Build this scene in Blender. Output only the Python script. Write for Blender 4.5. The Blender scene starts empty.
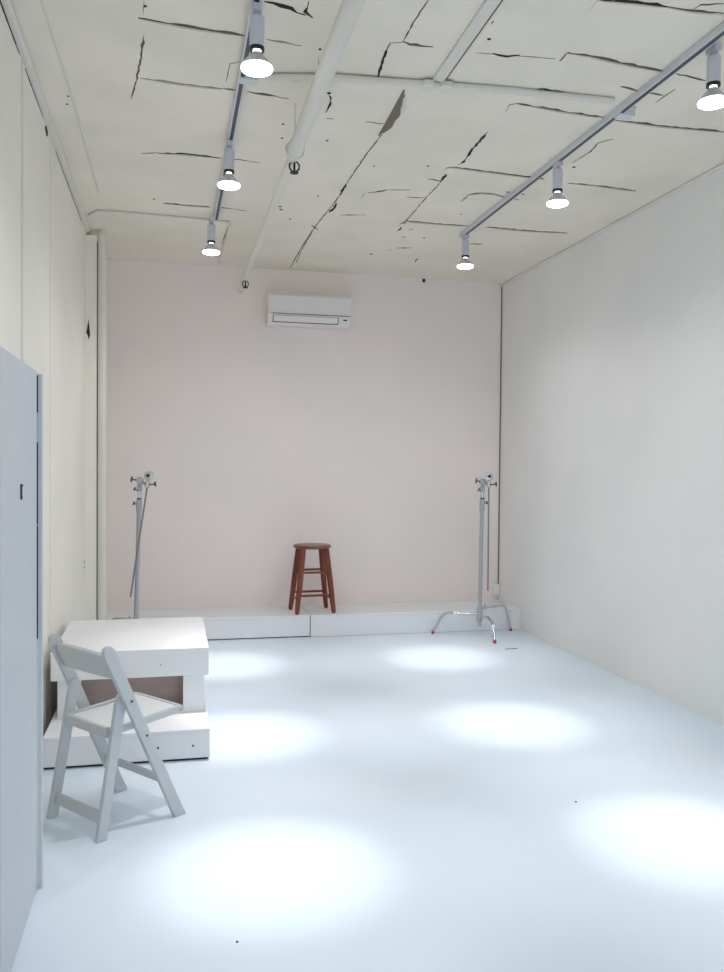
import bpy, bmesh, math, random
from mathutils import Vector, Matrix
random.seed(7)
scene = bpy.context.scene
COL = scene.collection
PI = math.pi

# ---------------------------------------------------------------- materials
def lin(c):
    return tuple(((v/255)/12.92 if v/255 <= .04045 else ((v/255+.055)/1.055)**2.4) for v in c) + (1,)

def mat(name, rgb, rough=.6, metal=0.0, bump=0.0, scale=30, tint=None, tint_scale=2.0, emis=None, strength=0, ior=1.45, coat=0):
    m = bpy.data.materials.new(name); m.use_nodes = True
    nt = m.node_tree; b = nt.nodes['Principled BSDF']
    b.inputs['Base Color'].default_value = lin(rgb)
    b.inputs['Roughness'].default_value = rough
    b.inputs['Metallic'].default_value = metal
    b.inputs['IOR'].default_value = ior
    b.inputs['Coat Weight'].default_value = coat
    tc = nt.nodes.new('ShaderNodeTexCoord')
    if tint:
        n = nt.nodes.new('ShaderNodeTexNoise'); n.inputs['Scale'].default_value = tint_scale
        n.inputs['Detail'].default_value = 5
        nt.links.new(tc.outputs['Object'], n.inputs['Vector'])
        r = nt.nodes.new('ShaderNodeValToRGB')
        r.color_ramp.elements[0].position = .38; r.color_ramp.elements[1].position = .65
        r.color_ramp.elements[0].color = lin(rgb); r.color_ramp.elements[1].color = lin(tint)
        nt.links.new(n.outputs['Fac'], r.inputs['Fac'])
        nt.links.new(r.outputs['Color'], b.inputs['Base Color'])
    if bump:
        n = nt.nodes.new('ShaderNodeTexNoise'); n.inputs['Scale'].default_value = scale
        n.inputs['Detail'].default_value = 6
        nt.links.new(tc.outputs['Object'], n.inputs['Vector'])
        bp = nt.nodes.new('ShaderNodeBump'); bp.inputs['Strength'].default_value = bump
        bp.inputs['Distance'].default_value = .02
        nt.links.new(n.outputs['Fac'], bp.inputs['Height'])
        nt.links.new(bp.outputs['Normal'], b.inputs['Normal'])
    if emis:
        b.inputs['Emission Color'].default_value = lin(emis)
        b.inputs['Emission Strength'].default_value = strength
    return m

def wood(name, a, b_, rough=.4, scale=6, stretch=(1, 1, .08)):
    m = mat(name, a, rough)
    nt = m.node_tree; b = nt.nodes['Principled BSDF']
    tc = nt.nodes.new('ShaderNodeTexCoord'); mp = nt.nodes.new('ShaderNodeMapping')
    mp.inputs['Scale'].default_value = tuple(s*scale*10 for s in stretch)
    n = nt.nodes.new('ShaderNodeTexNoise'); n.inputs['Scale'].default_value = 1; n.inputs['Detail'].default_value = 4
    r = nt.nodes.new('ShaderNodeValToRGB')
    r.color_ramp.elements[0].position = .3; r.color_ramp.elements[1].position = .7
    r.color_ramp.elements[0].color = lin(a); r.color_ramp.elements[1].color = lin(b_)
    nt.links.new(tc.outputs['Object'], mp.inputs['Vector']); nt.links.new(mp.outputs['Vector'], n.inputs['Vector'])
    nt.links.new(n.outputs['Fac'], r.inputs['Fac']); nt.links.new(r.outputs['Color'], b.inputs['Base Color'])
    return m

M = dict(
    wall=mat('wall_paint', (233, 232, 230), .6, bump=.12, scale=9, tint=(228, 228, 227), tint_scale=1.3),
    leftwall=mat('left_wall_paint', (239, 234, 224), .6, bump=.12, scale=9, tint=(234, 229, 220), tint_scale=1.3),
    backwall=mat('back_wall_paint', (239, 228, 224), .65, bump=.1, scale=9, tint=(234, 225, 222), tint_scale=1.2),
    ceil=mat('ceiling_paint', (233, 226, 213), .7, bump=.2, scale=7, tint=(225, 219, 206), tint_scale=2.2),
    floor=mat('floor_paint', (218, 229, 239), .42, bump=.03, scale=14, tint=(213, 226, 237), tint_scale=1.0),
    white=mat('white_paint', (231, 232, 235), .5, bump=.05, scale=25),
    pipe=mat('painted_pipe', (217, 214, 206), .5, bump=.1, scale=30),
    lip=mat('plaster_lip', (226, 222, 210), .8),
    crack0=mat('faint_crack', (150, 143, 126), .9),
    crack1=mat('grey_crack', (98, 89, 80), .9),
    crack2=mat('dark_crack', (42, 37, 35), .9),
    flap=mat('torn_backing', (128, 118, 108), .9),
    gap=mat('dark_gap', (62, 54, 50), .9),
    track=mat('track_enamel', (205, 207, 212), .4),
    groove=mat('track_groove', (70, 74, 86), .5),
    holder=mat('lamp_holder_enamel', (196, 199, 210), .4),
    collar=mat('black_collar', (38, 36, 40), .5),
    glass=mat('reflector_glass', (205, 207, 210), .25, metal=.55),
    lens=mat('lit_lens', (255, 255, 255), .4, emis=(244, 249, 255), strength=14),
    neck=mat('lit_bulb_neck', (255, 255, 255), .4, emis=(255, 252, 240), strength=4),
    resin=mat('chair_resin', (192, 195, 198), .42, bump=.03),
    seatpad=mat('chair_seat_vinyl', (222, 224, 226), .5),
    steel=mat('brushed_steel', (176, 180, 186), .35, metal=.55),
    chrome=mat('chrome', (205, 208, 212), .15, metal=.95),
    darksteel=mat('dark_steel', (92, 90, 92), .4, metal=.7),
    armsteel=mat('worn_arm_steel', (140, 134, 134), .4, metal=.5),
    red=mat('red_rubber', (170, 60, 62), .6),
    tape=mat('white_tape', (245, 245, 245), .6),
    black=mat('black_iron', (24, 22, 24), .5),
    stool=wood('stool_wood', (92, 38, 26), (140, 70, 46), .35, scale=3),
    stooltop=wood('stool_seat_wood', (104, 60, 44), (132, 86, 66), .3, scale=2, stretch=(.15, 1, 1)),
    rawwood=wood('raw_board', (168, 152, 146), (180, 164, 157), .7, scale=1.5, stretch=(.2, 1, 1)),
    ac=mat('ac_plastic', (228, 223, 220), .4),
    cab=mat('cabinet_paint', (204, 209, 214), .45, bump=.04, scale=6, tint=(197, 202, 210), tint_scale=1.6),
    glasspane=mat('frame_paint', (230, 230, 230), .5),
)

# ---------------------------------------------------------------- mesh helpers
def box(bm, x0, x1, y0, y1, z0, z1):
    v = [bm.verts.new((x, y, z)) for z in (z0, z1) for y in (y0, y1) for x in (x0, x1)]
    for f in ((0, 2, 3, 1), (4, 5, 7, 6), (0, 1, 5, 4), (2, 6, 7, 3), (0, 4, 6, 2), (1, 3, 7, 5)):
        bm.faces.new([v[i] for i in f])

def frame_of(d, hint=(0, 0, 1)):
    d = Vector(d).normalized(); h = Vector(hint)
    if abs(d.dot(h.normalized())) > .97: h = Vector((1, 0, 0)) if abs(d.x) < .9 else Vector((0, 1, 0))
    s = d.cross(h).normalized(); return d, s, s.cross(d).normalized()

def tube(bm, pts, rad, n=12, cap=True):
    pts = [Vector(q) for q in pts]; rings = []
    rr = rad if isinstance(rad, (list, tuple)) else [rad]*len(pts)
    prev = None
    for i, q in enumerate(pts):
        a = pts[max(i-1, 0)]; b = pts[min(i+1, len(pts)-1)]
        d = (b-a).normalized()
        if prev is None: s = frame_of(d)[1]
        else: s = (prev - d*prev.dot(d)).normalized()
        t = d.cross(s)
        prev = s
        rings.append([bm.verts.new(q + s*math.cos(2*PI*k/n)*rr[i] + t*math.sin(2*PI*k/n)*rr[i]) for k in range(n)])
    for A, B in zip(rings, rings[1:]):
        for k in range(n): bm.faces.new((A[k], A[(k+1) % n], B[(k+1) % n], B[k]))
    if cap: bm.faces.new(rings[0][::-1]); bm.faces.new(rings[-1])

def beam(bm, p0, p1, w, t, side):
    """rectangular bar from p0 to p1, w across `side`, t across the other axis"""
    p0, p1 = Vector(p0), Vector(p1); d = (p1-p0).normalized()
    s = Vector(side); s = (s - d*s.dot(d)).normalized(); n = d.cross(s)
    r = [[bm.verts.new(q + s*a*w/2 + n*b*t/2) for a, b in ((-1, -1), (1, -1), (1, 1), (-1, 1))] for q in (p0, p1)]
    for k in range(4): bm.faces.new((r[0][k], r[0][(k+1) % 4], r[1][(k+1) % 4], r[1][k]))
    bm.faces.new(r[0][::-1]); bm.faces.new(r[1])

def lathe(bm, prof, c=(0, 0, 0), axis=(0, 0, 1), n=28):
    d, s, t = frame_of(axis, (0, 1, 0)); c = Vector(c); rings = []
    for r, z in prof:
        if r < 1e-5: rings.append([bm.verts.new(c + d*z)])
        else: rings.append([bm.verts.new(c + d*z + s*math.cos(2*PI*k/n)*r + t*math.sin(2*PI*k/n)*r) for k in range(n)])
    for A, B in zip(rings, rings[1:]):
        for k in range(n):
            k2 = (k+1) % n
            f = [A[k % len(A)], A[k2 % len(A)], B[k2 % len(B)], B[k % len(B)]]
            f = list(dict.fromkeys(f))
            if len(f) > 2: bm.faces.new(f)

def prism(bm, outline, y0, y1, plane='xz'):
    """outline in the xz plane extruded along y (or xy extruded along z)"""
    def P(a, b, c): return (a, c, b) if plane == 'xz' else ((a, b, c) if plane == 'xy' else (c, a, b))
    A = [bm.verts.new(P(a, b, y0)) for a, b in outline]; B = [bm.verts.new(P(a, b, y1)) for a, b in outline]
    n = len(A)
    for k in range(n): bm.faces.new((A[k], A[(k+1) % n], B[(k+1) % n], B[k]))
    bm.faces.new(A[::-1]); bm.faces.new(B)

def obj(name, bm, m, parent=None, smooth=False, bevel=0, kind=None, label=None):
    bmesh.ops.recalc_face_normals(bm, faces=bm.faces[:])
    me = bpy.data.meshes.new(name); bm.to_mesh(me); bm.free()
    me.materials.append(M[m])
    o = bpy.data.objects.new(name, me); COL.objects.link(o)
    if smooth:
        for f in me.polygons: f.use_smooth = True
        md = o.modifiers.new('edge_split', 'EDGE_SPLIT'); md.split_angle = math.radians(40)
    if bevel:
        b = o.modifiers.new('bevel', 'BEVEL'); b.width = bevel; b.segments = 2; b.limit_method = 'ANGLE'
    if parent: o.parent = parent
    if kind: o['kind'] = kind
    if label: o['label'] = label
    return o

def make(name, m, fn, parent=None, **k):
    bm = bmesh.new(); fn(bm); return obj(name, bm, m, parent, **k)

def thing(name, label, cat, loc=(0, 0, 0), rz=0, group=None):
    o = bpy.data.objects.new(name, None); COL.objects.link(o)
    o.location = loc; o.rotation_euler = (0, 0, rz); o.empty_display_size = .1
    return tag(o, label, cat, group)

def tag(o, label, cat, group=None):
    o['label'] = label; o['category'] = cat
    if group: o['group'] = group
    return o

def dup(root, loc, label, rz=0, group=None):
    r = root.copy(); COL.objects.link(r); r.location = loc; r.rotation_euler = (0, 0, rz); r['label'] = label
    if group: r['group'] = group
    for ch in list(root.children):
        c = ch.copy(); COL.objects.link(c); c.parent = r
        for g in ch.children:
            d = g.copy(); COL.objects.link(d); d.parent = c
    return r

def struct(name, m, fn, **k): return make(name, m, fn, kind='structure', **k)

# ---------------------------------------------------------------- room
XL, XR, YB, YF, H = -.66, 3.200, 7.94, -2.6, 3.355
T = .12
floor = struct('floor', 'floor', lambda b: box(b, XL-T, XR+T, YF-T, YB+T, -T, 0))
ceiling = struct('ceiling', 'ceil', lambda b: box(b, XL-T, XR+T, YF-T, YB+T, H, H+T))
wall_left = struct('wall_left', 'leftwall', lambda b: box(b, XL-T, XL, YF-T, YB+T, 0, H))
wall_right = struct('wall_right', 'wall', lambda b: box(b, XR, XR+T, YF-T, YB+T, 0, H))
wall_back = struct('wall_back', 'backwall', lambda b: box(b, XL, XR, YB, YB+T, 0, H))
OX0, OX1, OZ0, OZ1 = -.3, 2.9, .25, 2.75
def front(b):
    box(b, XL, OX0, YF-T, YF, 0, H); box(b, OX1, XR, YF-T, YF, 0, H)
    box(b, OX0, OX1, YF-T, YF, 0, OZ0); box(b, OX0, OX1, YF-T, YF, OZ1, H)
wall_front = struct('wall_front', 'wall', front)
def wf(b):
    for a in (OX0, .75, 1.82, OX1-.05): box(b, a, a+.05, YF-.09, YF-.03, OZ0, OZ1)
    for z in (OZ0, OZ1-.05): box(b, OX0+.05, OX1-.05, YF-.088, YF-.032, z, z+.05)
struct('added_window_1', 'glasspane', wf)  # unseen window opening, added to let in fill light

# trim: cove along the right wall top, conduit under it, trim along the left wall top
def rc(b): prism(b, [(XR, H), (XR-.19, H), (XR-.12, H-.006), (XR-.05, H-.016), (XR-.03, H-.018), (XR, H-.018)], YF+.01, YB-.005, 'xz')
struct('trim_1', 'ceil', rc)
def crown(b): prism(b, [(XR, H-.019), (XR-.022, H-.019), (XR-.026, H-.028), (XR-.020, H-.038), (XR, H-.041)], YF+.01, YB-.01, 'xz')
struct('trim_2', 'pipe', crown)
def lcrown(b): prism(b, [(XL, H-.002), (XL+.030, H-.002), (XL+.034, H-.014), (XL+.022, H-.025), (XL, H-.028)], YF+.01, 7.1, 'xz')
struct('trim_3', 'pipe', lcrown)
# ragged dark openings below the left trim, seam strips on the left wall
def wallgap(y0, y1, z0a, z0b, w):
    def f(b):
        n = 9
        for i in range(n):
            a = y0+(y1-y0)*i/n; c = y0+(y1-y0)*(i+1)/n
            k = w*(.5+random.random()*.6)*math.sin(PI*(i+.5)/n)**.4
            z = z0a+(z0b-z0a)*(i+.5)/n
            box(b, XL-.002, XL+.0025, a, c, z-k/2, z+k/2)
    return f
make('crack', 'crack2', wallgap(3.2, 4.0, 3.322, 3.320, .014), wall_left)
make('crack', 'crack2', wallgap(4.78, 4.87, 3.298, 3.298, .05), wall_left)
make('crack', 'crack1', wallgap(4.15, 4.7, 3.322, 3.322, .007), wall_left)
make('crack', 'crack1', wallgap(5.2, 6.6, 3.322, 3.322, .007), wall_left)
make('seam', 'lip', lambda b: box(b, XL-.002, XL+.006, 4.045, 4.075, 0, 3.325), wall_left)
make('seam', 'lip', lambda b: box(b, XL-.002, XL+.003, 4.96, 4.968, 0, 3.325), wall_left)
make('ridge', 'pipe', lambda b: tube(b, [(-.515, 3.2, H), (-.49, 4.6, H), (-.49, 6.0, H)], .007, 8), ceiling)
t = thing('wall_outlet', 'small white outlet plate low on the left wall above the box stack', 'outlet', (XL, 6.78, .75))
make('plate', 'white', lambda b: box(b, 0, .008, -.035, .035, -.055, .055), t, bevel=.002)
make('socket', 'gap', lambda b: box(b, .007, .0095, -.012, .012, .010, .030), t)
make('socket', 'gap', lambda b: box(b, .007, .0095, -.012, .012, -.030, -.010), t)

# ---------------------------------------------------------------- ceiling damage
CRACKS = [(1,0.0166,[(-0.141,3.642),(-0.053,3.653),(0.11,3.671),(0.304,3.683)]),
 (0,0.0112,[(0.391,3.697),(0.546,3.713)]),
 (1,0.0066,[(-0.122,3.787),(-0.135,3.934),(-0.167,4.202),(-0.205,4.448)]),
 (0,0.0175,[(-0.148,4.197),(0.033,4.217),(0.234,4.224)]),
 (1,0.0156,[(0.234,4.224),(0.311,4.227)]),
 (1,0.0155,[(0.355,4.228),(0.429,4.233),(0.562,4.259)]),
 (0,0.005,[(0.248,4.143),(0.254,3.955),(0.297,3.924)]),
 (0,0.0036,[(-0.113,3.497),(-0.12,3.613)]),
 (2,0.0218,[(0.354,3.392),(0.424,3.412),(0.521,3.466)]),
 (2,0.0129,[(0.524,3.358),(0.52,3.435),(0.559,3.472)]),
 (0,0.011,[(0.477,4.054),(0.568,4.054),(0.673,4.017)]),
 (0,0.0037,[(0.635,3.794),(0.664,3.935)]),
 (2,0.0078,[(0.753,4.165),(0.769,4.196),(0.777,4.266),(0.772,4.38)]),
 (1,0.0119,[(0.754,3.96),(0.845,3.938),(0.941,3.93)]),
 (2,0.0097,[(0.941,3.93),(0.925,3.771),(0.917,3.596)]),
 (0,0.0073,[(0.917,3.596),(0.966,3.579)]),
 (1,0.0098,[(0.788,4.441),(0.826,4.444)]),
 (0,0.0133,[(0.999,4.442),(1.104,4.443)]),
 (2,0.0115,[(1.118,4.075),(1.122,4.28),(1.127,4.535)]),
 (1,0.0065,[(1.132,4.576),(1.113,4.809),(1.101,5.377),(1.108,5.644),(1.068,6.466),(1.056,7.048),(1.066,7.855)]),
 (2,0.0146,[(1.1,5.437),(1.106,5.666)]),
 (2,0.0149,[(1.119,5.842),(1.12,5.959),(1.107,6.085)]),
 (0,0.0071,[(1.068,6.609),(1.069,7.078),(1.092,7.649)]),
 (1,0.012,[(1.03,6.42),(1.105,6.542)]),
 (2,0.0166,[(1.28,5.578),(1.388,5.487)]),
 (0,0.0051,[(1.258,5.693),(1.261,5.583)]),
 (0,0.0092,[(1.388,5.487),(1.536,5.45)]),
 (0,0.0129,[(1.194,6.113),(1.378,6.066)]),
 (1,0.0122,[(0.965,3.575),(1.004,3.584),(1.051,3.59),(1.108,3.585)]),
 (1,0.0043,[(0.968,3.583),(0.968,3.413),(0.972,3.325),(0.981,3.232)]),
 (1,0.0077,[(0.969,3.389),(0.972,3.325)]),
 (1,0.013,[(0.97,3.912),(1.034,3.913)]),
 (2,0.0173,[(1.381,3.583),(1.453,3.584),(1.505,3.572)]),
 (0,0.0076,[(1.309,3.591),(1.381,3.583)]),
 (0,0.0068,[(1.505,3.572),(1.672,3.559)]),
 (2,0.0068,[(1.283,3.321),(1.286,3.352)]),
 (1,0.0135,[(1.403,3.925),(1.473,3.908),(1.575,3.905),(1.711,3.895),(1.815,3.858),(1.964,3.89),(2.095,3.893)]),
 (2,0.0245,[(1.427,3.908),(1.453,3.896),(1.508,3.905)]),
 (2,0.0264,[(1.711,3.883),(1.751,3.856),(1.803,3.855)]),
 (1,0.0055,[(1.694,3.564),(1.699,3.496)]),
 (1,0.0179,[(1.699,3.496),(1.811,3.497),(1.974,3.525),(2.215,3.555)]),
 (1,0.0104,[(2.276,3.561),(2.361,3.571),(2.454,3.591)]),
 (2,0.0197,[(1.624,3.077),(1.776,3.062),(1.918,3.058)]),
 (1,0.0129,[(1.918,3.058),(2.028,3.062),(2.166,3.051)]),
 (1,0.0093,[(2.026,3.047),(2.032,3.015),(2.119,2.987)]),
 (1,0.0201,[(2.098,3.743),(2.205,3.762)]),
 (1,0.0172,[(2.264,3.77),(2.348,3.784)]),
 (1,0.0058,[(2.36,3.863),(2.366,3.7)]),
 (0,0.0061,[(1.673,4.144),(1.66,4.048),(1.685,4.03)]),
 (1,0.0174,[(1.685,4.03),(1.942,4.065),(2.203,4.09)]),
 (1,0.0186,[(2.267,4.101),(2.544,4.113),(2.925,4.102)]),
 (1,0.0063,[(2.343,4.733),(2.362,4.545),(2.34,4.409),(2.392,4.336)]),
 (2,0.0131,[(1.678,4.412),(1.689,4.697),(1.709,4.875),(1.685,4.933)]),
 (1,0.0152,[(1.637,4.998),(1.667,4.973),(1.923,4.999),(2.195,5.024),(2.302,5.035)]),
 (1,0.0235,[(2.061,5.011),(2.302,5.035)]),
 (1,0.0162,[(2.483,5.068),(2.71,5.07),(2.988,5.103)]),
 (2,0.0143,[(1.67,5.1),(1.686,5.249)]),
 (1,0.0067,[(1.686,5.249),(1.687,5.652),(1.702,6.166)]),
 (1,0.0168,[(1.588,5.215),(1.68,5.231)]),
 (1,0.011,[(1.556,5.595),(1.681,5.586)]),
 (0,0.0051,[(1.94,5.587),(1.943,5.453)]),
 (1,0.015,[(1.943,5.453),(2.007,5.394),(2.111,5.389),(2.194,5.433)]),
 (0,0.0109,[(2.241,5.443),(2.317,5.468)]),
 (1,0.0165,[(1.679,6.226),(1.702,6.139),(1.971,6.15),(2.194,6.148)]),
 (1,0.0219,[(2.335,6.139),(2.704,6.157),(3.005,6.138)]),
 (2,0.0135,[(1.714,6.413),(1.708,6.301)]),
 (1,0.012,[(1.789,6.365),(1.812,6.331)]),
 (1,0.014,[(1.782,6.573),(1.821,6.563)]),
 (2,0.0196,[(1.84,6.91),(1.961,6.878)]),
 (2,0.0136,[(2.122,7.339),(2.098,7.195)]),
 (1,0.0178,[(2.363,6.642),(2.49,6.609)]),
 (0,0.0087,[(1.791,7.025),(1.799,6.955)]),
 (0,0.017,[(-0.182,5.197),(-0.09,5.174)]),
 (2,0.0233,[(-0.09,5.174),(0.071,5.15),(0.282,5.164)]),
 (2,0.0209,[(0.359,5.162),(0.437,5.176)]),
 (0,0.0123,[(0.437,5.176),(0.517,5.191)]),
 (2,0.0216,[(-0.065,6.144),(0.086,6.152),(0.26,6.155)]),
 (2,0.0215,[(0.309,6.143),(0.416,6.164)]),
 (0,0.0144,[(0.416,6.164),(0.524,6.185)]),
 (0,0.0091,[(0.427,6.548),(0.4,7.12)])]
SPECKS = [(0.631, 3.72, 0.0047), (0.749, 4.143, 0.007), (0.849, 4.743, 0.0055), (0.712, 6.064, 0.0077), (0.743, 6.02, 0.0076), (0.758, 6.088, 0.0084), (1.675, 7.161, 0.0091), (0.965, 5.724, 0.0055), (1.2, 5.072, 0.0043), (1.32, 3.462, 0.0055), (-0.11, 3.541, 0.0049), (-0.511, 4.487, 0.0043), (-0.527, 4.587, 0.0044), (0.597, 4.768, 0.005), (0.578, 4.573, 0.0048), (0.711, 6.237, 0.0059), (0.853, 6.304, 0.006), (-0.125, 6.067, 0.0058), (1.52, 4.992, 0.0053), (1.968, 6.556, 0.0069), (2.04, 5.871, 0.005), (2.179, 5.329, 0.0068), (2.292, 5.343, 0.0057), (2.386, 4.792, 0.0071)]
NAMES = ('crack0', 'crack1', 'crack2')
WDROP, WLEN = .010, .16
WEDGE = [i for i, (k, w, pts) in enumerate(CRACKS) if abs(pts[-1][0]-pts[0][0]) > .22 and abs(pts[-1][1]-pts[0][1]) < .45*abs(pts[-1][0]-pts[0][0]) and (k or w > .006)]
def drop(x, y):
    d = 0
    for i in WEDGE:
        pts = CRACKS[i][2]
        for (xa, ya), (xb, yb) in zip(pts, pts[1:]):
            if min(xa, xb)-.01 <= x <= max(xa, xb)+.01:
                yc = ya+(yb-ya)*((x-xa)/(xb-xa) if abs(xb-xa) > 1e-6 else 0)
                if yc+.008 < y < yc+WLEN: d = max(d, WDROP*(1-(y-yc)/(WLEN+.02))+.0012)
    return Vector((0, 0, -d))
def ribbon(pts, w):
    """a ragged slit in the plaster: uneven width, tapered ends, stands 2 mm proud of the board"""
    def f(b):
        P = [Vector((x, y, H)) for x, y in pts]; Q = []
        for a, c in zip(P, P[1:]):
            n = max(2, int((c-a).length/.028))
            for i in range(n): Q.append(a.lerp(c, i/n))
        Q.append(P[-1]); N = len(Q); rows = []
        for i, q in enumerate(Q):
            d = (Q[min(i+1, N-1)]-Q[max(i-1, 0)]).normalized(); s = Vector((-d.y, d.x, 0))
            e = min(1, .25+min(i, N-1-i)*.35)*(.35 if random.random() < .16 else 1)*(1.45 if random.random() < .12 else 1)
            a = w/2*e*(.65+random.random()*.6); c = w/2*e*(.65+random.random()*.6)
            j = (random.random()-.5)*w*.6; q = q+drop(q.x, q.y)
            rows.append([b.verts.new(q+s*(j-a)+Vector((0, 0, -.0018))), b.verts.new(q+s*(j+c)+Vector((0, 0, -.0018))),
                         b.verts.new(q+s*(j+c)+Vector((0, 0, .003))), b.verts.new(q+s*(j-a)+Vector((0, 0, .003)))])
        for A, B in zip(rows, rows[1:]):
            for k in range(4): b.faces.new((A[k], A[(k+1) % 4], B[(k+1) % 4], B[k]))
        b.faces.new(rows[0]); b.faces.new(rows[-1][::-1])
    return f
for k, w, pts in CRACKS:
    make('crack', NAMES[k], ribbon([(x, y-.004) for x, y in pts], max(w, .0035)*1.2), ceiling)
# lifted plaster edges: the board sags a little just beyond each long crack
for i in WEDGE:
    k, w, pts = CRACKS[i]
    def wedge(b):
        P = [Vector((x, y, 0)) for x, y in pts]; Q = []
        for a, c in zip(P, P[1:]):
            n = max(2, int((c-a).length/.08))
            for j in range(n): Q.append(a.lerp(c, j/n))
        Q.append(P[-1]); N = len(Q); rows = []
        for j, q in enumerate(Q):
            e = math.sin(PI*(j+.3)/(N-.4))**.5; dr = WDROP*e
            rows.append([b.verts.new((q.x, q.y, H+.002)), b.verts.new((q.x, q.y, H-dr)), b.verts.new((q.x, q.y+.015, H-dr-.001)), b.verts.new((q.x, q.y+WLEN*e+.02, H-.0006)), b.verts.new((q.x, q.y+WLEN*e+.02, H+.002))])
        for A, B in zip(rows, rows[1:]):
            for c in range(5): b.faces.new((A[c], A[(c+1) % 5], B[(c+1) % 5], B[c]))
        b.faces.new(rows[0]); b.faces.new(rows[-1][::-1])
    make('plaster_lip', 'ceil', wedge, ceiling)
# torn flap with a ragged edge hanging beside the long diagonal split
def flap(b):
    x0, y0, x1, y1 = 1.098, 4.02, 1.115, 4.60
    n = 14; A = []; B = []
    for i in range(n+1):
        t_ = i/n; wdt = .030*math.sin(PI*min(1, t_*1.05))**.6*(.8+random.random()*.35) if 0 < i < n else .004
        x = x0+(x1-x0)*t_; y = y0+(y1-y0)*t_
        A.append((b.verts.new((x, y, H+.002)), b.verts.new((x-.006, y, H+.002))))
        B.append((b.verts.new((x+wdt, y, H-.030*wdt/.030)), b.verts.new((x+wdt-.006, y, H-.030*wdt/.030-.003))))
    for i in range(n):
        b.faces.new((A[i][0], A[i+1][0], B[i+1][0], B[i][0])); b.faces.new((A[i][1], B[i][1], B[i+1][1], A[i+1][1]))
        b.faces.new((B[i][0], B[i+1][0], B[i+1][1], B[i][1])); b.faces.new((A[i][0], A[i][1], A[i+1][1], A[i+1][0]))
    b.faces.new((A[0][0], B[0][0], B[0][1], A[0][1])); b.faces.new((A[n][0], A[n][1], B[n][1], B[n][0]))
make('torn_flap', 'flap', flap, ceiling, label='ragged torn flap showing brown backing')
for x, y, r in SPECKS:
    def sp(b):
        lathe(b, [(r*1.6, .002), (r*1.6, -.0015), (r*.9, -.003), (0, -.003)], (x, y, H), n=7)
    make('speck', 'crack2', sp, ceiling)

# ---------------------------------------------------------------- pipes on the ceiling
PX, PZ = .605, 3.12
t = thing('ceiling_pipe', 'long white painted pipe running under the ceiling to the back wall', 'pipe', (PX, 4.4, PZ))
make('thick_pipe', 'pipe', lambda b: tube(b, [(0, -6.9, 0), (0, -.18, 0)], .037, 20), t, smooth=True)
make('coupling', 'pipe', lambda b: tube(b, [(0, -.19, 0), (0, -.17, 0), (0, -.06, 0), (0, -.02, 0)], [.037, .041, .041, .03], 20), t, smooth=True)
make('thin_pipe', 'pipe', lambda b: tube(b, [(0, -.05, 0), (0, 3.46, 0)], .024, 16), t, smooth=True)
def hanger(y):
    def f(b):
        ring = [(math.cos(a)*.047, y, math.sin(a)*.047+.004) for a in [PI*.9+PI*1.2*i/16 for i in range(17)]]
        tube(b, ring, .0045, 8)
        beam(b, (-.045, y, .02), (0, y, .07), .012, .004, (0, 1, 0)); beam(b, (.045, y, .02), (0, y, .07), .012, .004, (0, 1, 0))
        tube(b, [(0, y, .065), (0, y, H-PZ)], .005, 8)
    return f
for y in (-.1, -2.6): make('hanger', 'pipe', hanger(y), t)
def sprinkler(name, label, loc, parts=True):
    s = thing(name, label, 'sprinkler', loc)
    make('inlet', 'pipe', lambda b: lathe(b, [(0, .03), (.011, .03), (.011, .012), (.016, .01), (.016, -.002), (0, -.002)]), s)
    make('yoke', 'black', lambda b: (tube(b, [(-.012, 0, -.002), (-.026, 0, -.02), (-.024, 0, -.04), (-.006, 0, -.058)], .0045, 8),
                                    tube(b, [(.012, 0, -.002), (.026, 0, -.02), (.024, 0, -.04), (.006, 0, -.058)], .0045, 8),
                                    tube(b, [(0, 0, 0), (0, 0, -.055)], .006, 8)), s)
    make('deflector', 'black', lambda b: lathe(b, [(0, -.056), (.022, -.058), (.022, -.063), (0, -.065)], n=16), s)
    return s
sprinkler('fire_sprinkler', 'dark pendant sprinkler head hanging under the white pipe near its coupling', (PX+.014, 4.42, 3.108))
sprinkler('fire_sprinkler', 'tiny dark sprinkler head on the far end of the white ceiling pipe', (PX+.004, 7.30, 3.096))
s = thing('wall_hook', 'tiny black hook high on the back wall right of the air conditioner', 'hook', (2.385, YB, 3.330))
make('plate', 'black', lambda b: box(b, -.014, .014, -.012, 0, -.016, .016), s, bevel=.003)
make('prong', 'black', lambda b: tube(b, [(0, -.01, 0), (0, -.03, -.006), (0, -.036, .012)], .004, 8), s)

# cross pipe, strip conduit, thin conduit
t = thing('cross_conduit', 'white conduit crossing the ceiling from the long pipe to the right lamp track', 'conduit', (0, 0, 0))
def cc(b):
    pts = [(.40, 4.01, H-.019), (.5, 3.99, H-.018), (.75, 3.93, H-.02), (1.2, 3.895, H-.018), (1.6, 3.87, H-.016), (2.05, 3.86, H-.017), (2.13, 3.86, H-.017)]
    tube(b, pts, .017, 12)
make('tube', 'pipe', cc, t, smooth=True)
for x, y in ((1.18, 3.897), (1.27, 3.89)):
    make('fitting', 'pipe', lambda b: lathe(b, [(.036, .001), (.036, -.02), (.028, -.026), (0, -.027)], (x, y, H-.012), n=20), t, smooth=True)
t = thing('ceiling_batten', 'white flat batten running forward from the cross conduit over the room', 'batten', (1.215, 3.87, H))
make('strip', 'pipe', lambda b: box(b, -.02, .036, -6.3, 0, -.012, 0), t, bevel=.003)
make('edge_gap', 'crack1', lambda b: box(b, .0365, .043, -6.3, -.02, -.010, 0), t)
t = thing('bent_conduit', 'thin white conduit on the ceiling bending towards the back wall by the far left lamp', 'conduit', (0, 0, 0))
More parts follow.
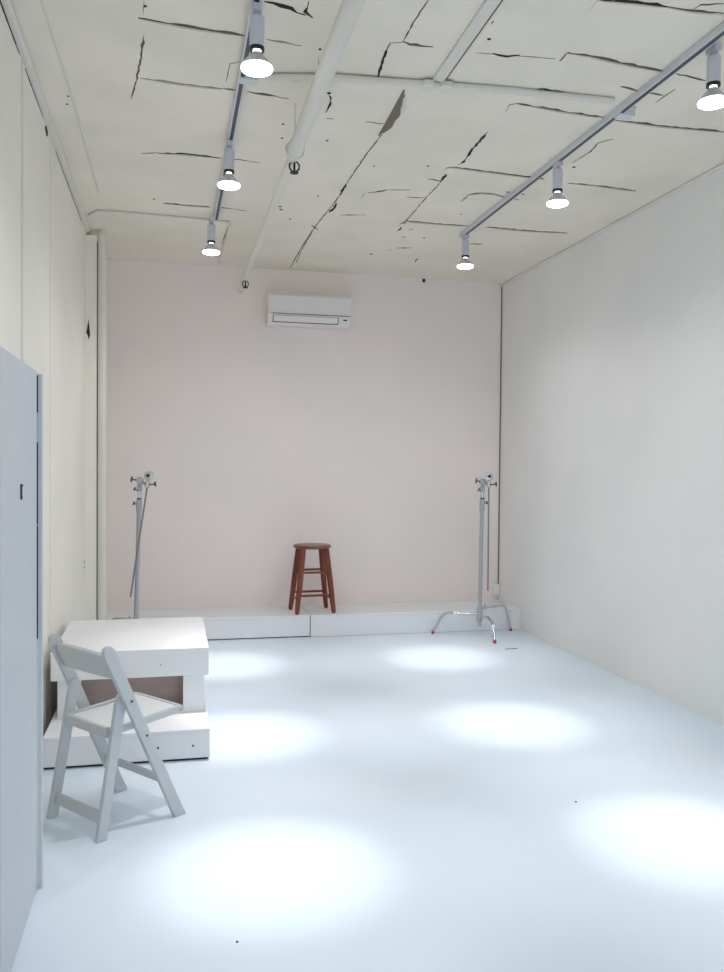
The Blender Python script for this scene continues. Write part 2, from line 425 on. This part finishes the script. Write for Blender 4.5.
def bc(b):
    pts = [(-.60, 6.55, H-.01), (-.53, 6.42, H-.01), (-.4, 6.41, H-.01), (.36, 6.45, H-.01), (.41, 6.47, H-.01), (.425, 6.54, H-.01), (.41, 7.84, H-.01)]
    tube(b, pts, .009, 10)
make('tube', 'pipe', bc, t, smooth=True)

# ---------------------------------------------------------------- lighting tracks and lamps
def lamp_track(x, y0, y1, ybox, label):
    t = thing('lighting_track', label, 'lighting track', (x, 0, H-.0), 0, 'lighting tracks on the ceiling')
    make('rail', 'track', lambda b: box(b, -.018, .018, y0, y1, -.034, -.001), t, bevel=.002)
    make('slot', 'groove', lambda b: box(b, -.009, .009, y0+.02, y1-.02, -.0365, -.0335), t)
    make('side_slot', 'groove', lambda b: box(b, .0175, .0195, y0+.02, y1-.02, -.026, -.010), t)
    j = make('junction_box', 'track', lambda b: (lathe(b, [(0, -.001), (.050, -.001), (.050, -.010), (.045, -.014), (0, -.014)], (.04, ybox, 0), n=28),
                                               box(b, -.01, .075, ybox-.030, ybox+.030, -.044, -.010)), t, smooth=False, bevel=.003)
    make('end_cap', 'track', lambda b: box(b, -.020, .020, y1-.01, y1+.02, -.037, 0), t, bevel=.003)
lamp_track(.315, -1.5, 6.36, 4.02, 'left grey lighting track on the ceiling carrying three lamps')
lamp_track(2.215, -1.5, 6.33, 3.96, 'right grey lighting track on the ceiling carrying three lamps')

def make_lamp(label, loc):
    """origin at the lens rim centre; the track is .285 above"""
    t = thing('track_lamp', label, 'lamp', loc, 0, 'bare reflector lamps on the ceiling tracks')
    make('adapter', 'holder', lambda b: (box(b, -.016, .016, -.035, .035, .232, .2555), tube(b, [(0, 0, .20), (0, 0, .242)], .012, 12)), t)
    make('holder', 'holder', lambda b: lathe(b, [(0, .222), (.020, .222), (.029, .212), (.029, .098), (0, .098)]), t, smooth=True)
    make('collar', 'collar', lambda b: lathe(b, [(.0295, .100), (.0295, .086), (.026, .084), (.020, .088)], n=28), t, smooth=True)
    bulb = make('bulb', 'glass', lambda b: lathe(b, [(.016, .082), (.026, .070), (.046, .048), (.0605, .024)], n=32), t, smooth=True)
    make('neck', 'neck', lambda b: lathe(b, [(.009, .098), (.012, .092), (.018, .080)], n=20), bulb, smooth=True)
    make('lens', 'lens', lambda b: lathe(b, [(.0605, .024), (.0625, .019), (.060, .012), (.045, .006), (.028, .003), (.012, .001), (0, .0005)], n=32), bulb, smooth=True)
    return t
LAMPS = [
    ((.320, 3.36, 3.055), 'large nearest bare reflector lamp on the left track at the top of the photo'),
    ((.306, 4.80, 3.06), 'middle bare reflector lamp of the three on the left track'),
    ((.278, 6.33, 3.06), 'farthest bare reflector lamp on the left track'),
    ((2.275, 3.27, 3.085), 'nearest bare reflector lamp on the right track at the right picture edge'),
    ((2.217, 4.66, 3.063), 'middle bare reflector lamp of the three on the right track'),
    ((2.222, 6.28, 3.063), 'farthest bare reflector lamp on the right track, at its end'),
]
first = None
for loc, lab in LAMPS:
    if first is None: first = make_lamp(lab, loc)
    else: dup(first, loc, lab)
SPOT_W = 225
POOLC = (.96, .955, .985)
AIM = [(.37, 3.14), (.41, 4.76), (.40, 6.47), (2.08, 3.07), (1.98, 4.68), (2.10, 6.42)]
def beam_lights(p, aim, k=1.0):
    for nm, size, w in (('lamp_beam', 22, .80), ('lamp_halo', 46, .47), ('lamp_spill', 160, .105)):
        l = bpy.data.lights.new(nm, 'SPOT'); l.energy = SPOT_W*w*k; l.spot_size = math.radians(size); l.spot_blend = 1
        l.color = POOLC; l.shadow_soft_size = .055
        o = bpy.data.objects.new(nm, l); COL.objects.link(o); o.location = p
        o.rotation_euler = (Vector((aim[0], aim[1], 0))-p).to_track_quat('-Z', 'Y').to_euler()
for (loc, _), aim in zip(LAMPS, AIM):
    beam_lights(Vector(loc)+Vector((0, 0, -.06)), aim)
# unseen lamps added overhead and behind the camera to supply fill light
for x in (.315, 2.25):
    for y in (1.45, -.4):
        dup(first, (x, y, 3.06), 'added unseen fill lamp on the %s track %s' % ('left' if x < 1 else 'right', 'just above the viewer' if y > 0 else 'behind the viewer'))
        beam_lights(Vector((x, y, 2.975)), (x, y), .6)

# daylight fill through the added, unseen window opening behind the camera
l = bpy.data.lights.new('daylight', 'AREA'); l.shape = 'RECTANGLE'; l.size = OX1-OX0; l.size_y = OZ1-OZ0
l.energy = 18; l.color = (.72, .86, 1.0)
o = bpy.data.objects.new('daylight', l); COL.objects.link(o); o.location = ((OX0+OX1)/2, YF-.13, (OZ0+OZ1)/2)
o.rotation_euler = (PI/2, 0, 0)
w = bpy.data.worlds.new('world'); scene.world = w; w.use_nodes = True
w.node_tree.nodes['Background'].inputs[0].default_value = (.75, .87, 1, 1)
w.node_tree.nodes['Background'].inputs[1].default_value = 1.0

# ---------------------------------------------------------------- air conditioner
t = thing('air_conditioner', 'white split air conditioner mounted high on the back wall', 'air conditioner', (.855, YB, 2.818))
W_ = .775
def acb(b):
    prof = [(-.0, .0), (-.12, .0), (-.165, .035), (-.195, .09), (-.20, .26), (-.17, .295), (0, .30)]
    A = [b.verts.new((0, y, z)) for y, z in prof]; B = [b.verts.new((W_, y, z)) for y, z in prof]
    n = len(A)
    for k in range(n): b.faces.new((A[k], A[(k+1) % n], B[(k+1) % n], B[k]))
    b.faces.new(A[::-1]); b.faces.new(B)
make('housing', 'ac', acb, t, bevel=.008)
make('panel_gap', 'gap', lambda b: box(b, .03, W_-.01, -.2005, -.19, .092, .097), t)
lv = make('louver', 'ac', lambda b: beam(b, (.055, -.180, .052), (.645, -.180, .052), .058, .010, (0, -.035, .055)), t, bevel=.003)
make('louver_gap', 'gap', lambda b: (beam(b, (.045, -.1865, .078), (.655, -.1865, .078), .0035, .006, (0, 0, 1)),
                                    beam(b, (.045, -.160, .022), (.655, -.160, .022), .005, .008, (0, 0, 1)),
                                    beam(b, (.047, -.162, .024), (.047, -.188, .080), .006, .005, (1, 0, 0)),
                                    beam(b, (.653, -.162, .024), (.653, -.188, .080), .006, .005, (1, 0, 0))), t)
make('display', 'gap', lambda b: beam(b, (.70, -.184, .060), (.735, -.184, .060), .012, .004, (0, -.035, .055)), t)

# ---------------------------------------------------------------- back corner column and riser pipe
t = thing('corner_column', 'narrow white boxed column in the back left corner', 'column', (XL, 6.95, 0))
make('shaft', 'leftwall', lambda b: box(b, .0, .085, 0, .12, 0, H-.05), t)
def chip(b):
    prism(b, [(.006, 2.545), (.016, 2.53), (.026, 2.49), (.034, 2.53), (.030, 2.585), (.022, 2.655), (.015, 2.60)], -.003, .004, 'xz')
make('chip', 'crack2', chip, t, label='dark chipped hole')
t = thing('riser_pipe', 'white vertical pipe against the boxed column in the back left corner', 'pipe', (-.535, 6.96, 0))
make('tube', 'pipe', lambda b: tube(b, [(0, 0, 0), (0, 0, H-.001)], .034, 20), t, smooth=True)
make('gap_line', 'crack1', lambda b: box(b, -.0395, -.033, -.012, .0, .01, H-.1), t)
make('top_ring', 'pipe', lambda b: lathe(b, [(.034, -.05), (.039, -.046), (.039, -.036), (.034, -.032)], (0, 0, H), n=24), t, smooth=True)
t = thing('corner_line', 'thin dark line down the back right corner to a box', 'cable', (XR-.030, YB-.012, 0))
make('dark_line', 'crack1', lambda b: tube(b, [(.022, .006, .355), (.022, .006, H-.045)], .0042, 8), t, smooth=True)  # thin dark tube drawn as the dark line in the corner
make('outlet_box', 'wall', lambda b: box(b, -.035, .027, -.04, .011, .25, .36), t, bevel=.005)

# ---------------------------------------------------------------- stage at the back wall
def stage(x0, x1, y0, label, gap):
    t = thing('stage_platform', label, 'platform', (x0, y0, 0), 0, 'low white stage sections along the back wall')
    make('top', 'white', lambda b: box(b, 0, x1-x0, 0, YB-y0-.001, .177, .195), t, bevel=.002)
    make('front_board', 'white', lambda b: box(b, 0, x1-x0, .004, .022, gap, .176), t)
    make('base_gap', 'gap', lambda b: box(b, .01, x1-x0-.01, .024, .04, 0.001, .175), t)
stage(XL+.001, 1.203, 7.40, 'left low white stage section along the back wall', .010)
stage(1.210, XR-.001, 7.395, 'right low white stage section behind the right stand', .003)

# ---------------------------------------------------------------- wooden stool
t = thing('wooden_stool', 'round brown wooden stool standing on the white stage', 'stool', (1.25, 7.585, .195), math.radians(4))
make('seat', 'stooltop', lambda b: lathe(b, [(0, .580), (.155, .580), (.166, .585), (.173, .595), (.171, .605), (.162, .611), (.10, .6095), (0, .608)], n=48), t, smooth=True)
def sleg(sx, sy):
    top = Vector((sx*.106, sy*.098, .580)); bot = Vector((sx*.170, sy*.142, .001))
    pts = [top.lerp(bot, k) for k in (0, .15, .5, .85, .96, .985, 1)]
    return lambda b: tube(b, pts, [.025, .026, .0265, .0225, .0205, .018, .011], 16)
for sx in (-1, 1):
    for sy in (-1, 1): make('leg', 'stool', sleg(sx, sy), t, smooth=True)
def at(sx, sy, z): k = (.580-z)/.579; return Vector((sx*(.106+.064*k), sy*(.098+.044*k), z))
for z in (.37, .165):
    for sy in (-1, 1): make('rung', 'stool', lambda b: tube(b, [at(-1, sy, z), at(-.5, sy, z), at(.5, sy, z), at(1, sy, z)], [.009, .0105, .0105, .009], 12), t, smooth=True)
for z in (.335, .13):
    for sx in (-1, 1): make('rung', 'stool', lambda b: tube(b, [at(sx, -1, z), at(sx, 1, z)], .0085, 12), t, smooth=True)

# ---------------------------------------------------------------- grip stands
def tee(b, p, d, l=.045, w=.030, r=.0055):
    """a tee handle sticking out of p along d"""
    p, d = Vector(p), Vector(d).normalized(); e = p+d*l; _, s, u = frame_of(d)
    tube(b, [p, e], r, 8); tube(b, [e-u*w/2, e+u*w/2], [r*1.3, r*1.3], 8)
def grip_stand(label, loc, rz, lean, legs, hubz, head_dx, arm_top, arm_bot, flip):
    t = thing('grip_stand', label, 'stand', loc, rz, 'steel grip stands by the stage')
    lx, ly = lean
    def P(z, dx=0, dy=0): return Vector((lx*z+dx, ly*z+dy, z))
    make('column', 'steel', lambda b: (tube(b, [P(.09), P(1.14)], .0175, 16)), t, smooth=True)
    make('hub', 'steel', lambda b: lathe(b, [(0, -.07), (.020, -.07), (.026, -.06), (.026, .05), (.019, .07), (0, .07)], P(hubz)), t, smooth=True)
    k1 = make('collar', 'steel', lambda b: (tube(b, [P(1.12), P(1.15), P(1.22), P(1.235)], [.018, .024, .024, .018], 16)), t, smooth=True)
    make('handle', 'darksteel', lambda b: tee(b, P(1.19), (flip, -.25, .35)), k1)
    k2 = make('riser', 'chrome', lambda b: (tube(b, [P(1.235), P(1.25)], .018, 14), tube(b, [P(1.25), P(1.32)], .0145, 14)), t, smooth=True)
    make('ring', 'collar', lambda b: tube(b, [P(1.236), P(1.247)], .0195, 14), k2)
    make('handle', 'darksteel', lambda b: tee(b, P(1.30), (-1, -.2, .55)), k2)
    hk = make('collar', 'steel', lambda b: tube(b, [P(1.30), P(1.325), P(1.35), P(1.36)], [.018, .021, .021, .012], 14), t, smooth=True)
    hz = P(1.39)
    gh = make('grip_head', 'steel', lambda b: (lathe(b, [(0, -.026), (.024, -.026), (.030, -.02), (.030, .02), (.024, .026), (0, .026)], hz, (0, 1, 0)),
                                             tube(b, [P(1.355), P(1.38)], .011, 12)), t, smooth=True)
    make('handle', 'darksteel', lambda b: tee(b, hz, (-1, -.15, .15), .065, .045, .006), gh)
    at_, ab = Vector(arm_top), Vector(arm_bot)
    d = (at_-ab).normalized()
    make('clamp_bar', 'steel', lambda b: tube(b, [hz, at_-d*.07], .013, 12), t, smooth=True)
    arm = make('grip_arm', 'armsteel', lambda b: tube(b, [ab, at_], .0072, 12), t, smooth=True)
    ah = make('arm_head', 'chrome', lambda b: (lathe(b, [(0, -.022), (.026, -.022), (.036, -.014), (.036, -.004), (.029, 0), (.036, .004), (.036, .014), (.026, .022), (0, .022)], at_+d*.01, (.35, 1, .12)),
                                             tube(b, [at_-d*.085, at_-d*.03], [.020, .016], 12)), t, smooth=True)
    make('handle', 'darksteel', lambda b: (tee(b, at_-d*.065, (1, -.35, .12), .065, .040, .006)), ah)
    make('knuckle', 'collar', lambda b: lathe(b, [(0, -.012), (.013, -.012), (.013, .012), (0, .012)], at_+d*.012+Vector((-.006, -.03, .0)), (.2, 1, .1), n=16), ah)
    make('base_knob', 'steel', lambda b: tee(b, P(hubz+.06), (flip, .3, 0), .055, .05, .005), t)
    for pts, tape in legs:
        pts = [Vector(q) for q in pts]
        sm = []                                            # round the bend
        a, m, c = pts[0], pts[-2], pts[-1]
        line = pts[:-2]
        d1 = (m-pts[-3]).normalized(); d2 = (c-m).normalized(); R_ = .06
        q0 = m-d1*R_; q1 = m+d2*R_
        for i in range(7):
            k = i/6; sm.append(q0*(1-k)**2+m*2*k*(1-k)+q1*k*k)
        line = line+sm+[c]
        lg = make('leg', 'chrome', lambda b: tube(b, line, .0125, 12), t, smooth=True, label='bent chrome leg')
        e = (c-line[-2]).normalized()
        make('foot_tip', 'red', lambda b: tube(b, [c-e*.02, c+e*.006], .0145, 12), lg, smooth=True)
        if tape is not None:
            p = q0 if tape else m+d2*.1
            g = d1 if tape else d2
            o_ = p-g*.05
            make('tape_band', 'tape', lambda b: tube(b, [o_-g*.02, o_+g*.02], .0145, 12), lg, smooth=True)
    return t
grip_stand('chrome grip stand with bent legs at the right end of the stage', (2.712, 7.18, 0), 0, (.012, 0),
           [(((0, 0, .20), (-.20, .03, .205), (-.30, .10, .203), (-.385, .17, .008)), True),
            (((0, 0, .175), (.06, -.06, .175), (.055, -.19, .155), (.02, -.33, .008)), False),
            (((.0, 0, .25), (.16, .03, .26), (.28, .07, .26), (.375, .17, .008)), None)],
           .20, 0, (.052, -.06, 1.43), (.056, -.06, .42), 1)
grip_stand('grip stand at the left end of the stage behind the white box stack', (-.285, 7.10, 0), 0, (.024, 0),
           [(((0, 0, .26), (-.12, .02, .262), (-.20, .05, .26), (-.245, .10, .008)), None),
            (((0, 0, .175), (.06, -.06, .175), (.12, -.22, .155), (.16, -.33, .008)), False),
            (((.0, 0, .22), (.16, .03, .22), (.24, .12, .22), (.30, .22, .008)), None)],
           .20, 0, (.105, -.06, 1.42), (-.035, -.06, .45), -1)

# ---------------------------------------------------------------- stacked white boxes by the left wall
t = thing('base_platform', 'low white platform on the floor under the open-fronted box', 'platform', (XL+.042, 4.40, 0))
w_ = .197-(XL+.042)
make('top_board', 'white', lambda b: box(b, 0, w_, 0, 1.30, .142, .160), t, bevel=.002)
make('front_board', 'white', lambda b: box(b, 0.0, w_, .002, .02, .012, .1415), t, bevel=.0015)
make('side_board', 'white', lambda b: box(b, w_-.02, w_-.002, .021, 1.29, .012, .1415), t)
make('side_board', 'white', lambda b: box(b, .002, .02, .021, 1.29, .012, .1415), t)
make('shadow_gap', 'gap', lambda b: box(b, .003, w_-.008, .009, 1.28, 0, .0125), t)  # dark-coloured block painted in as the shadow gap under the boards
for x in (-.063, .112):
    make('screw_hole', 'black', lambda b: lathe(b, [(0, -.001), (.0055, -.001), (.0055, .003), (0, .003)], (x-XL-.042, 0.0, .076), (0, 1, 0), n=12), t)
t = thing('open_box', 'white open-fronted wooden box with a brown inside, stacked on the low platform', 'box', (XL+.03, 4.73, .1605))
bx0, bx1 = .022, .181-(XL+.03); ox0, ox1 = -.47-(XL+.03), .066-(XL+.03)
def bodyf(b):
    box(b, bx0+.018, ox0, 0, .018, 0, .204); box(b, ox1, bx1, 0, .018, 0, .204)
    box(b, ox0, ox1, 0, .018, 0, .028)
    box(b, bx1-.018, bx1, .0185, .86, 0, .204); box(b, bx0+.018, bx0+.036, .0185, .86, 0, .204)
make('body', 'white', bodyf, t)
make('lining', 'rawwood', lambda b: (box(b, bx0+.0365, bx1-.0185, .11, .125, .001, .2035), box(b, bx0+.0365, bx1-.0185, 0.0185, .1095, 0.001, .010),
                                    box(b, ox0-.012, ox0-.001, 0.0185, .1095, .0105, .2035), box(b, ox1+.001, ox1+.012, 0.0185, .1095, .0105, .2035)), t, label='bare brown wood inside')
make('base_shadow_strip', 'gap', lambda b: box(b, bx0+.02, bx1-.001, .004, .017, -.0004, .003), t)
make('lid', 'white', lambda b: box(b, -.622-(XL+.03), .203-(XL+.03), -.025, .93, .205, .3565), t, bevel=.003)
for x, z in ((-.053, .43),):
    make('screw_hole', 'gap', lambda b: lathe(b, [(0, -.001), (.0035, -.001), (.0035, .002), (0, .002)], (x-XL-.03, -.025, z-.1605), (0, 1, 0), n=10), t)

# ---------------------------------------------------------------- folding chair
ang = math.atan2(.616, .788)
t = thing('folding_chair', 'pale grey folding chair standing on the floor beside the white box stack', 'chair', (-.2395, 3.778, 0), ang)
X = Vector((1, 0, 0)); Y = Vector((0, 1, 0))
def post(s):
    """tall post: front foot up to the backrest top"""
    f0 = Vector((.185, s*.212, 0)); f1 = Vector((-.176, s*.199, .788))
    def f(b):
        d = (f1-f0).normalized(); n = d.cross(Y).normalized()
        L = (f1-f0).length; R = .021; out = []
        w0 = .024
        for k, w in ((0, .027), (.1, .0255), (.55, .024), (.8, .026), (.95, .028)):
            out.append((k*L, w))
        ring = []
        arc = [(.968*L, .0265), (.986*L, .020), (.997*L, .010)]
        prof = out+arc
        left = [f0+d*a-n*w for a, w in prof]; right = [f0+d*a+n*w for a, w in prof][::-1]
        poly = left+[f0+d*L]+right
        # keep the foot cut level with the floor
        for v in (poly[0], poly[-1]):
            pass
        a0 = poly[0]; a0 -= d*(a0.z/d.z); a1 = poly[-1]; a1 -= d*(a1.z/d.z)
        poly[0] = a0; poly[-1] = a1
        A = [b.verts.new(v-Y*.0125) for v in poly]; B = [b.verts.new(v+Y*.0125) for v in poly]; m = len(A)
        for k in range(m): b.faces.new((A[k], A[(k+1) % m], B[(k+1) % m], B[k]))
        b.faces.new(A[::-1]); b.faces.new(B)
    return f
def rear(s):
    f0 = Vector((-.185, s*.180, 0)); f1 = Vector((-.082, s*.172, .580))
    def f(b):
        d = (f1-f0).normalized(); n = d.cross(Y).normalized(); L = (f1-f0).length
        prof = [(0, .023), (.15*L, .022), (.5*L, .022), (.9*L, .024), (.97*L, .019), (.995*L, .010)]
        poly = [f0+d*a-n*w for a, w in prof]+[f0+d*L]+[f0+d*a+n*w for a, w in prof][::-1]
        for i in (0, -1): poly[i] = poly[i]-d*(poly[i].z/d.z)
        A = [b.verts.new(v-Y*.0115) for v in poly]; B = [b.verts.new(v+Y*.0115) for v in poly]; m = len(A)
        for k in range(m): b.faces.new((A[k], A[(k+1) % m], B[(k+1) % m], B[k]))
        b.faces.new(A[::-1]); b.faces.new(B)
    return f
for s in (-1, 1):
    make('front_leg', 'resin', post(s), t, bevel=.004)
    make('rear_leg', 'resin', rear(s), t, bevel=.004)
    make('bolt', 'darksteel', lambda b: lathe(b, [(0, -.003), (.006, -.003), (.006, .003), (0, .003)], (-.062, s*.2145, .548), (0, 1, 0), n=12), t)
    make('bolt', 'darksteel', lambda b: lathe(b, [(0, -.003), (.005, -.003), (.005, .003), (0, .003)], (.010, s*.2185, .39), (0, 1, 0), n=12), t)
def backrest(b):
    # curved board between the post tops, bowed backwards and arched along its top
    n = 14; rows = []
    d = Vector((-.35, 0, .785)).normalized()
    for i in range(n+1):
        k = -1+2*i/n; y = k*.192
        bow = -.030*(1-k*k); c = Vector((-.130+bow, y, .688))
        up = .062+.022*(1-k*k); dn = -.050+.016*(1-k*k)
        th = Vector((1, 0, .45)).normalized()*.009
        rows.append([b.verts.new(c+d*dn-th), b.verts.new(c+d*up-th), b.verts.new(c+d*up+th), b.verts.new(c+d*dn+th)])
    for A, B in zip(rows, rows[1:]):
        for k in range(4): b.faces.new((A[k], A[(k+1) % 4], B[(k+1) % 4], B[k]))
    b.faces.new(rows[0]); b.faces.new(rows[-1][::-1])
make('backrest', 'resin', backrest, t, bevel=.004, smooth=False)
SX0, SX1 = -.130, .242
def sz(x): return .425+(x-SX0)/(SX1-SX0)*.022
def rail(s):
    def f(b):
        prof = [(SX0, sz(SX0))]
        beam(b, (SX0, s*.160, sz(SX0)), (SX1-.012, s*.160, sz(SX1-.012)), .022, .030, Y)
        lathe(b, [(0, -.011), (.015, -.011), (.015, .011), (0, .011)], (SX1-.012, s*.160, sz(SX1-.012)), (0, 1, 0), n=18)
    return f
seat = make('seat', 'seatpad', lambda b: prism(b, [(SX0+.01, sz(SX0)+.010), (.05, sz(.05)+.004), (SX1-.02, sz(SX1)+.010), (SX1-.02, sz(SX1)-.002), (SX0+.01, sz(SX0)-.002)], -.148, .148, 'xz'), t, bevel=.002)
for s in (-1, 1): make('seat_rail', 'resin', rail(s), t, bevel=.003)
make('seat_rail', 'resin', lambda b: beam(b, (SX1-.010, -.148, sz(SX1)), (SX1-.010, .148, sz(SX1)), .026, .020, (0, 0, 1)), t, bevel=.003)
make('seat_rail', 'resin', lambda b: beam(b, (SX0, -.148, sz(SX0)-.004), (SX0, .148, sz(SX0)-.004), .042, .020, (0, 0, 1)), t, bevel=.003)
def cross(z, fx, half, wd, d):
    return lambda b: beam(b, (fx, -half, z), (fx, half, z), wd, .016, d)
def fxp(z): return .185-.35*z/.785
def fxr(z): return -.185+.117*z/.575
make('stretcher', 'resin', cross(.175, fxp(.175), .197, .040, (-.35, 0, .785)), t, bevel=.003)
make('stretcher', 'resin', cross(.083, fxr(.083), .167, .048, (.117, 0, .575)), t, bevel=.003)

# ---------------------------------------------------------------- tall cabinet at the left edge
CX, CY0, CY1, CZ = -.4635, 1.86, 3.165, 1.846
t = thing('tall_cabinet', 'tall pale blue-white cabinet against the left wall at the picture edge', 'cabinet', (XL+.001, CY0, 0))
cw = CX-(XL+.001)
make('carcass', 'cab', lambda b: box(b, 0, cw-.022, 0, CY1-CY0, 0, CZ-.001), t)
def leaf(y0, y1, hole):
    def f(b): box(b, cw-.0215, cw, y0-CY0, y1-CY0, .004, CZ)
    return f
d1 = make('door', 'cab', leaf(2.5085, CY1-.003, True), t, bevel=.003)
d2 = make('door', 'cab', leaf(CY0+.003, 2.5015, False), t, bevel=.003)
make('latch_hole', 'black', lambda b: prism(b, [(.966, 1.455), (.985, 1.454), (1.0, 1.450), (.980, 1.444), (.980, 1.420), (.990, 1.413), (.976, 1.405), (.966, 1.412)], cw-.002, cw+.004, 'yz'), d1, label='dark latch slot')
make('edge_strip', 'cab', lambda b: box(b, cw-.03, cw+.017, CY1-CY0+.001, CY1-CY0+.022, 0, CZ-.01), t, bevel=.002)
def gaps(b):
    for z0, z1 in ((.90, 1.30), (1.305, 1.595), (1.70, 1.83)):
        box(b, cw-.001, cw+.0035, CY1-CY0-.004, CY1-CY0+.0012, z0, z1)
make('hinge_gap', 'gap', gaps, t)
make('hinge_gap', 'lip', lambda b: box(b, cw-.001, cw+.002, CY1-CY0-.004, CY1-CY0+.0012, .02, .89), t)

# ---------------------------------------------------------------- bits on the floor
tag(make('floor_strip', 'gap', lambda b: box(b, 2.73, 2.84, 6.605, 6.617, 0, .003)), 'short dark strip lying on the floor in front of the right stand', 'strip')
tag(make('paint_chip', 'gap', lambda b: lathe(b, [(0, 0), (.006, 0), (.004, .003), (0, .003)], (1.802, 3.509, 0), n=6)), 'tiny dark chip on the bare floor at the right of the room', 'chip')
tag(make('paint_chip', 'gap', lambda b: lathe(b, [(0, 0), (.005, 0), (.003, .003), (0, .003)], (.209, 2.683, 0), n=6)), 'tiny dark chip on the floor nearest the viewer', 'chip')
make('board_seam', 'lip', lambda b: box(b, -.03, -.0285, 2.2, 3.4, -.001, .0006), floor)

# ---------------------------------------------------------------- camera
cd = bpy.data.cameras.new('camera'); cam = bpy.data.objects.new('camera', cd); COL.objects.link(cam)
r = Vector((0.975573148, -0.219502653, 0.008695883)); u = Vector((-0.003391913, 0.024528898, 0.999693367)); f = Vector((0.219648646, 0.975303501, -0.023185200))
cam.matrix_world = Matrix(((r.x, u.x, -f.x, 0), (r.y, u.y, -f.y, 0), (r.z, u.z, -f.z, 1.52), (0, 0, 0, 1)))
cd.sensor_fit = 'VERTICAL'; cd.sensor_height = 24; cd.lens = 845.905*24/972; cd.clip_start = .02
scene.camera = cam
vs = scene.view_settings
scene.display_settings.display_device = 'sRGB'
vs.view_transform = 'Standard'; vs.look = 'None'; vs.gamma = 1; vs.use_curve_mapping = False
vs.exposure = 0.08
scene.cycles.max_bounces = 16; scene.cycles.diffuse_bounces = 12
